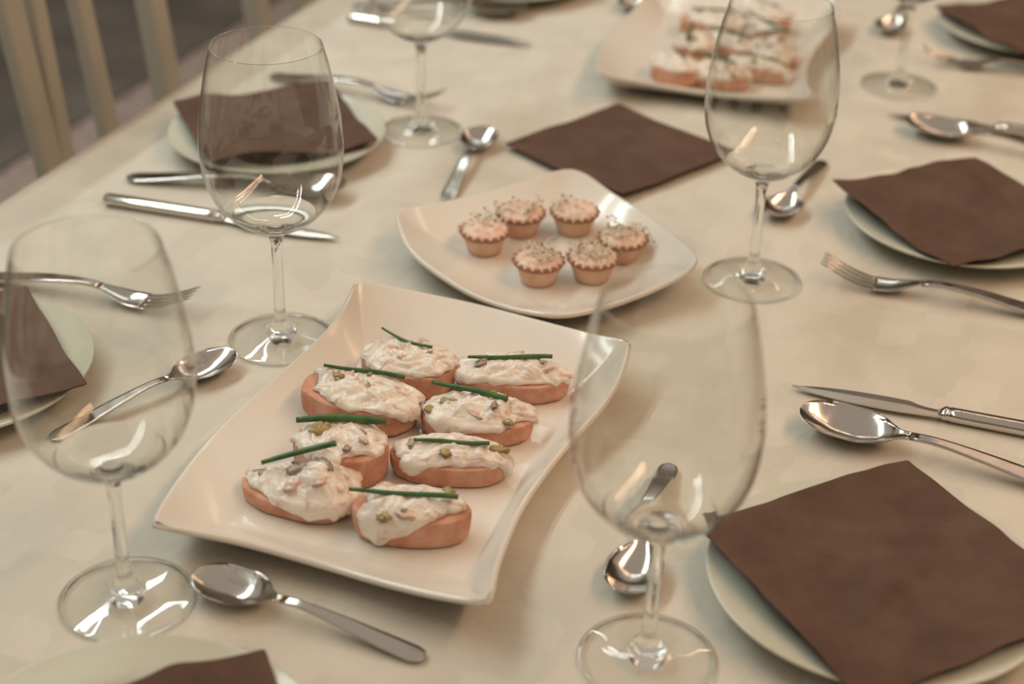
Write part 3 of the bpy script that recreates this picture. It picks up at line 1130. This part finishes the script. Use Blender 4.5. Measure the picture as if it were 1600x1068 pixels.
P, H_, MU = 'pickle', 'ham', 'mushroom'
can0 = []
CAN = [
    dict(x=-0.0738, y=1.0200, ang=-22, a_=0.0352, b_=0.0245, th=0.019, seed=1, mound=0.006,
         lab='canape at the back left of the large platter, with a thin curved chive', bare=((-75, 25, .10), (100, 30, .12)),
         bits=((H_, -0.35, -0.1, .004), (H_, 0.0, -0.35, .0045), (MU, 0.42, 0.1, .0022), (H_, 0.1, 0.72, .004)),
         chive=(-0.0951, 1.0463, -0.0572, 1.0204, .0011, -0.003)),
    dict(x=0.0005, y=1.0130, ang=-6, a_=0.0412, b_=0.0208, th=0.015, seed=2, mound=0.008,
         lab='long canape at the back right of the large platter, farthest to the right', bare=((-55, 30, .16), (0, 20, .06)), drips=((-150, 20, .5),),
         bits=((MU, -0.5, -0.15, .0055), (P, 0.33, 0.25, .0052), (MU, 0.5, 0.0, .0026), (H_, 0.6, -0.25, .005), (H_, 0.05, 0.75, .0060)),
         chive=(-0.0312, 1.0116, 0.0291, 1.0157, .0015, 0.0005)),
    dict(x=-0.1045, y=0.9700, ang=-16, a_=0.0432, b_=0.0240, th=0.019, seed=3, mound=0.006,
         lab='canape at the left side of the large platter, its porous crust end showing', bare=((185, 32, .26), (-130, 25, .14)), drips=((-25, 18, .8),),
         bits=((P, -0.45, 0.15, .0066), (H_, -0.3, 0.45, .0066), (P, 0.1, -0.1, .0064), (MU, 0.05, 0.45, .0024), (H_, 0.5, -0.5, .0045)),
         chive=(-0.1323, 0.9869, -0.0753, 0.9787, .0015, 0.0006), spread_shift=(0.003, 0)),
    dict(x=-0.0224, y=0.9570, ang=-5, a_=0.0402, b_=0.0205, th=0.015, seed=4, mound=0.009,
         lab='canape in the middle of the right row, heaped with cream and pickles', bare=((-35, 22, .18),), drips=((-110, 30, .5), (10, 15, .5)),
         bits=((P, -0.5, -0.1, .0062), (P, 0.22, 0.2, .0072), (MU, 0.3, -0.3, .0045), (P, -0.8, -0.3, .0050), (P, 0.55, -0.7, .0052), (H_, 0.0, -0.6, .0055)),
         chive=(-0.0543, 0.9754, -0.002, 0.9563, .0019, 0.0)),
    dict(x=-0.1108, y=0.9050, ang=-17, a_=0.0318, b_=0.0235, th=0.024, seed=5, mound=0.006,
         lab='tall canape in the left row under a thick bright green chive', bare=((-50, 25, .22), (180, 25, .10)), drips=((-95, 20, .7),),
         bits=((P, -0.4, -0.05, .0072), (MU, 0.45, 0.1, .003), (MU, 0.3, -0.6, .0046), (H_, 0.55, -0.2, .005)),
         chive=(-0.1405, 0.9108, -0.0815, 0.9123, .0025, 0.0022)),
    dict(x=-0.0384, y=0.9055, ang=-3, a_=0.0398, b_=0.0185, th=0.015, seed=6, mound=0.007,
         lab='canape in the right row nearest the front, with pickles and a straight chive', bare=((-75, 28, .16),), drips=((-125, 14, .9), (-15, 14, .9)),
         bits=((P, -0.62, 0.05, .0066), (P, -0.08, -0.45, .0066), (P, 0.78, 0.0, .0056), (H_, 0.4, -0.15, .006), (H_, 0.2, 0.4, .0045)),
         chive=(-0.0626, 0.9055, -0.0129, 0.9034, .0014, -0.0004)),
    dict(x=-0.1335, y=0.8690, ang=-8, a_=0.0392, b_=0.0232, th=0.012, seed=7, mound=0.008, taper=0.30,
         lab='canape at the front left of the large platter with a tall heap of salad', bare=((200, 25, .12), (-125, 16, .15)), drips=((-70, 25, .8), (-20, 20, .8)),
         bits=((P, -0.55, 0.1, .0062), (MU, 0.05, -0.1, .0085), (MU, 0.02, 0.35, .0062), (MU, 0.42, 0.0, .0068), (H_, 0.0, -0.6, .0062), (H_, 0.45, -0.55, .006)),
         chive=(-0.158, 0.8722, -0.1105, 0.8760, .0019, 0.0010, .0335, .0475), peak=(0.017, -0.005, 0.012, 0.011)),
    dict(x=-0.0603, y=0.8385, ang=-3, a_=0.0376, b_=0.0185, th=0.020, seed=8, mound=0.006,
         lab='frontmost canape on the large platter, cream running down its front', bare=((-35, 32, .30), (180, 25, .22)), drips=((-115, 24, 1.3),),
         bits=((P, 0.55, 0.5, .0076), (H_, -0.45, 0.6, .0055), (H_, -0.05, -0.85, .005), (P, -0.4, -0.85, .0062), (MU, -0.05, -0.7, .0028)),
         chive=(-0.0989, 0.8398, -0.0306, 0.8348, .0016, 0.0004), drop=0.0155, spread_shift=(-0.004, -0.002)),
]
for c in CAN:
    can0.append(make_canape(**c))
can0[2].rotation_euler[1] = RAD(3.0)         # its left end leans on the rising side of the dish
can0[2].location.z += 0.0024

FAR = [(0.1620, 1.6430, -60, 0, 'blurred far canape at the front left of the far platter'),
       (0.2070, 1.6330, -20, 3, 'blurred far canape at the front middle of the far platter'),
       (0.1880, 1.6980, 60, 4, 'blurred far canape with an upright leaning chive, left side of the far platter'),
       (0.2520, 1.6560, -25, 5, 'far canape at the front right of the far platter, seen through the glass'),
       (0.2260, 1.7260, -50, 1, 'far canape in the middle of the far platter'),
       (0.2690, 1.7080, -55, 6, 'far canape at the right side of the far platter, inside the glass outline'),
       (0.2150, 1.7850, -20, 2, 'far canape at the back left of the far platter'),
       (0.2700, 1.7600, -60, 7, 'far canape at the right middle of the far platter'),
       (0.2790, 1.8150, -40, 0, 'far canape at the back right of the far platter')]
for x, y, ang, k, lab in FAR:
    e = thing('canape', lab, 'canape', (x, y, T + 0.0066), RAD(ang), 'canapes on the far platter')
    e.scale = (0.86, 0.86, 0.95)
    copy_parts(can0[k], e)

# ------------------------------------------------------------------ tartlets
def make_shell():
    nA, V, Fc, idx = 80, [], [], []
    rings = [(0.0, 0.0, 0), (0.0125, 0.0, 0), (0.0142, 0.0008, 0), (0.0160, 0.0075, 0.1), (0.0180, 0.0140, 0.5), (0.0192, 0.0160, 1)]
    for r, z, fl in rings:
        if r == 0:
            idx.append([0])
            V.append((0, 0, z))
            continue
        idx.append(list(range(len(V), len(V) + nA)))
        for j in range(nA):
            t = 2 * math.pi * j / nA
            k = r + 0.0010 * fl * math.cos(17 * t)
            V.append((k * math.cos(t), k * math.sin(t), z))
    for A, B in zip(idx, idx[1:]):
        for j in range(nA):
            j2 = (j + 1) % nA
            Fc.append((A[0], B[j2], B[j]) if len(A) == 1 else (A[j], A[j2], B[j2], B[j]))
    shell = mesh('shell', V, Fc, 'pastry')
    V, Fc, idx = [], [], []
    for r, z, fl in [(0.0190, 0.0156, 0.8), (0.0203, 0.0166, 1.0), (0.0209, 0.0182, 1.0), (0.0206, 0.0196, 1.0), (0.0190, 0.0202, .8), (0.0170, 0.0196, 0.3), (0.0160, 0.0180, 0)]:
        idx.append(list(range(len(V), len(V) + nA)))
        for j in range(nA):
            t = 2 * math.pi * j / nA
            k = r + 0.0012 * fl * math.cos(17 * t)
            V.append((k * math.cos(t), k * math.sin(t), z + 0.0009 * fl * math.cos(17 * t)))
    for A, B in zip(idx, idx[1:]):
        for j in range(nA):
            j2 = (j + 1) % nA
            Fc.append((A[j], A[j2], B[j2], B[j]))
    return shell, mesh('crimped_edge', V, Fc, 'crust_edge')


SHELL, EDGE = make_shell()


def make_filling(seed):
    nA, nR, V, Fc, idx = 60, 10, [], [], []
    for i in range(nR + 1):
        rho = i / nR
        if i == 0:
            idx.append([0])
            V.append((0, 0, 0.0245))
            continue
        idx.append(list(range(len(V), len(V) + nA)))
        for j in range(nA):
            t = 2 * math.pi * j / nA
            r = 0.0198 * rho + (-0.0009 * math.cos(17 * t) if rho > .85 else 0)
            x, y = r * math.cos(t), r * math.sin(t)
            z = 0.0199 + 0.0045 * (1 - rho ** 2.4) + noise.noise(Vector((x * 260 + seed, y * 260, seed))) * 0.0011 - (0.0014 if rho == 1 else 0)
            V.append((x, y, z))
    for A, B in zip(idx, idx[1:]):
        for j in range(nA):
            j2 = (j + 1) % nA
            Fc.append((A[0], B[j], B[j2]) if len(A) == 1 else (A[j], B[j], B[j2], A[j2]))
    return mesh('filling', V, Fc, 'filling')


TART = [(-0.0252, 1.2348, 14, (0, 0.004), 'tartlet at the left end of the square platter'),
        (0.0045, 1.2708, 22, (0, 0), 'tartlet at the back left of the square platter'),
        (0.0506, 1.2762, 14, (0.002, 0.004), 'tartlet at the back right of the square platter, standing apart'),
        (0.0198, 1.1833, 42, (-0.002, 0.002), 'frontmost tartlet on the square platter, heaped with sprouts'),
        (0.0636, 1.1904, 46, (0.002, 0), 'front right tartlet whose sprouts hang over its edge'),
        (0.0897, 1.2276, 40, (-0.003, 0.002), 'tartlet at the right end of the square platter')]
for i, (x, y, ns, sh, lab) in enumerate(TART):
    e = thing('tartlet', lab, 'tartlet', (x, y, T + 0.0065), i * 1.3, 'tartlets on the square platter')
    obj('shell', SHELL, e)
    obj('crimped_edge', EDGE, e)
    obj('filling', make_filling(i * 3.1), e)
    rnd = random.Random(40 + i)
    stalks, leaves = [], []
    for k in range(ns):
        r = 0.014 * math.sqrt(rnd.random())
        t = rnd.uniform(0, 6.28)
        p = Vector((r * math.cos(t) + sh[0], r * math.sin(t) + sh[1], 0.0235))
        d = Vector((rnd.uniform(-1, 1), rnd.uniform(-1, 1), rnd.uniform(0.0, 0.5))).normalized()
        Lk = rnd.uniform(0.007, 0.016)
        bend = Vector((rnd.uniform(-1, 1), rnd.uniform(-1, 1), rnd.uniform(-.2, 0.6))) * 0.005
        path = []
        for q in range(6):
            u = q / 5
            w = p + d * (Lk * u) + bend * (4 * u * (1 - u))
            rr_ = math.hypot(w.x, w.y)
            if rr_ > 0.0205:
                w.z -= (rr_ - 0.0205) * 2.2
            w.z = max(w.z, 0.0205 if rr_ < 0.0215 else 0.004)
            path.append(w)
        stalks.append(tube(path, 0.00045, 5))
        if rnd.random() < 0.42:
            v, f = blob(rnd.uniform(0.0008, 0.0014), k, 1.2, .8, .5, 6, 4)
            leaves.append(([q + path[-1] + Vector((0, 0, .0006)) for q in v], f))
    o = obj('sprout_stalks', mesh('sprout_stalks', *merge(stalks), 'sprout'), e)
    o['kind'] = 'stuff'
    o = obj('sprout_leaves', mesh('sprout_leaves', *merge(leaves), 'leaf'), e)
    o['kind'] = 'stuff'

# stray sprout leaves on the tartlet platter
for x, y, s, lab in ((-0.012, 1.160, 0.0026, 'tiny dark green leaf fallen at the front of the square platter'),
                     (-0.0005, 1.217, 0.0018, 'tiny brown crumb beside the leftmost tartlet')):
    v, f = blob(s, 2.0, 0.7, 1.1, 0.4, 8, 5)
    tag(obj('fallen_leaf', mesh('fallen_leaf', v, f, 'leaf'), None, (x, y, T + 0.0072), (0, 0, 0.6)), lab, 'leaf')
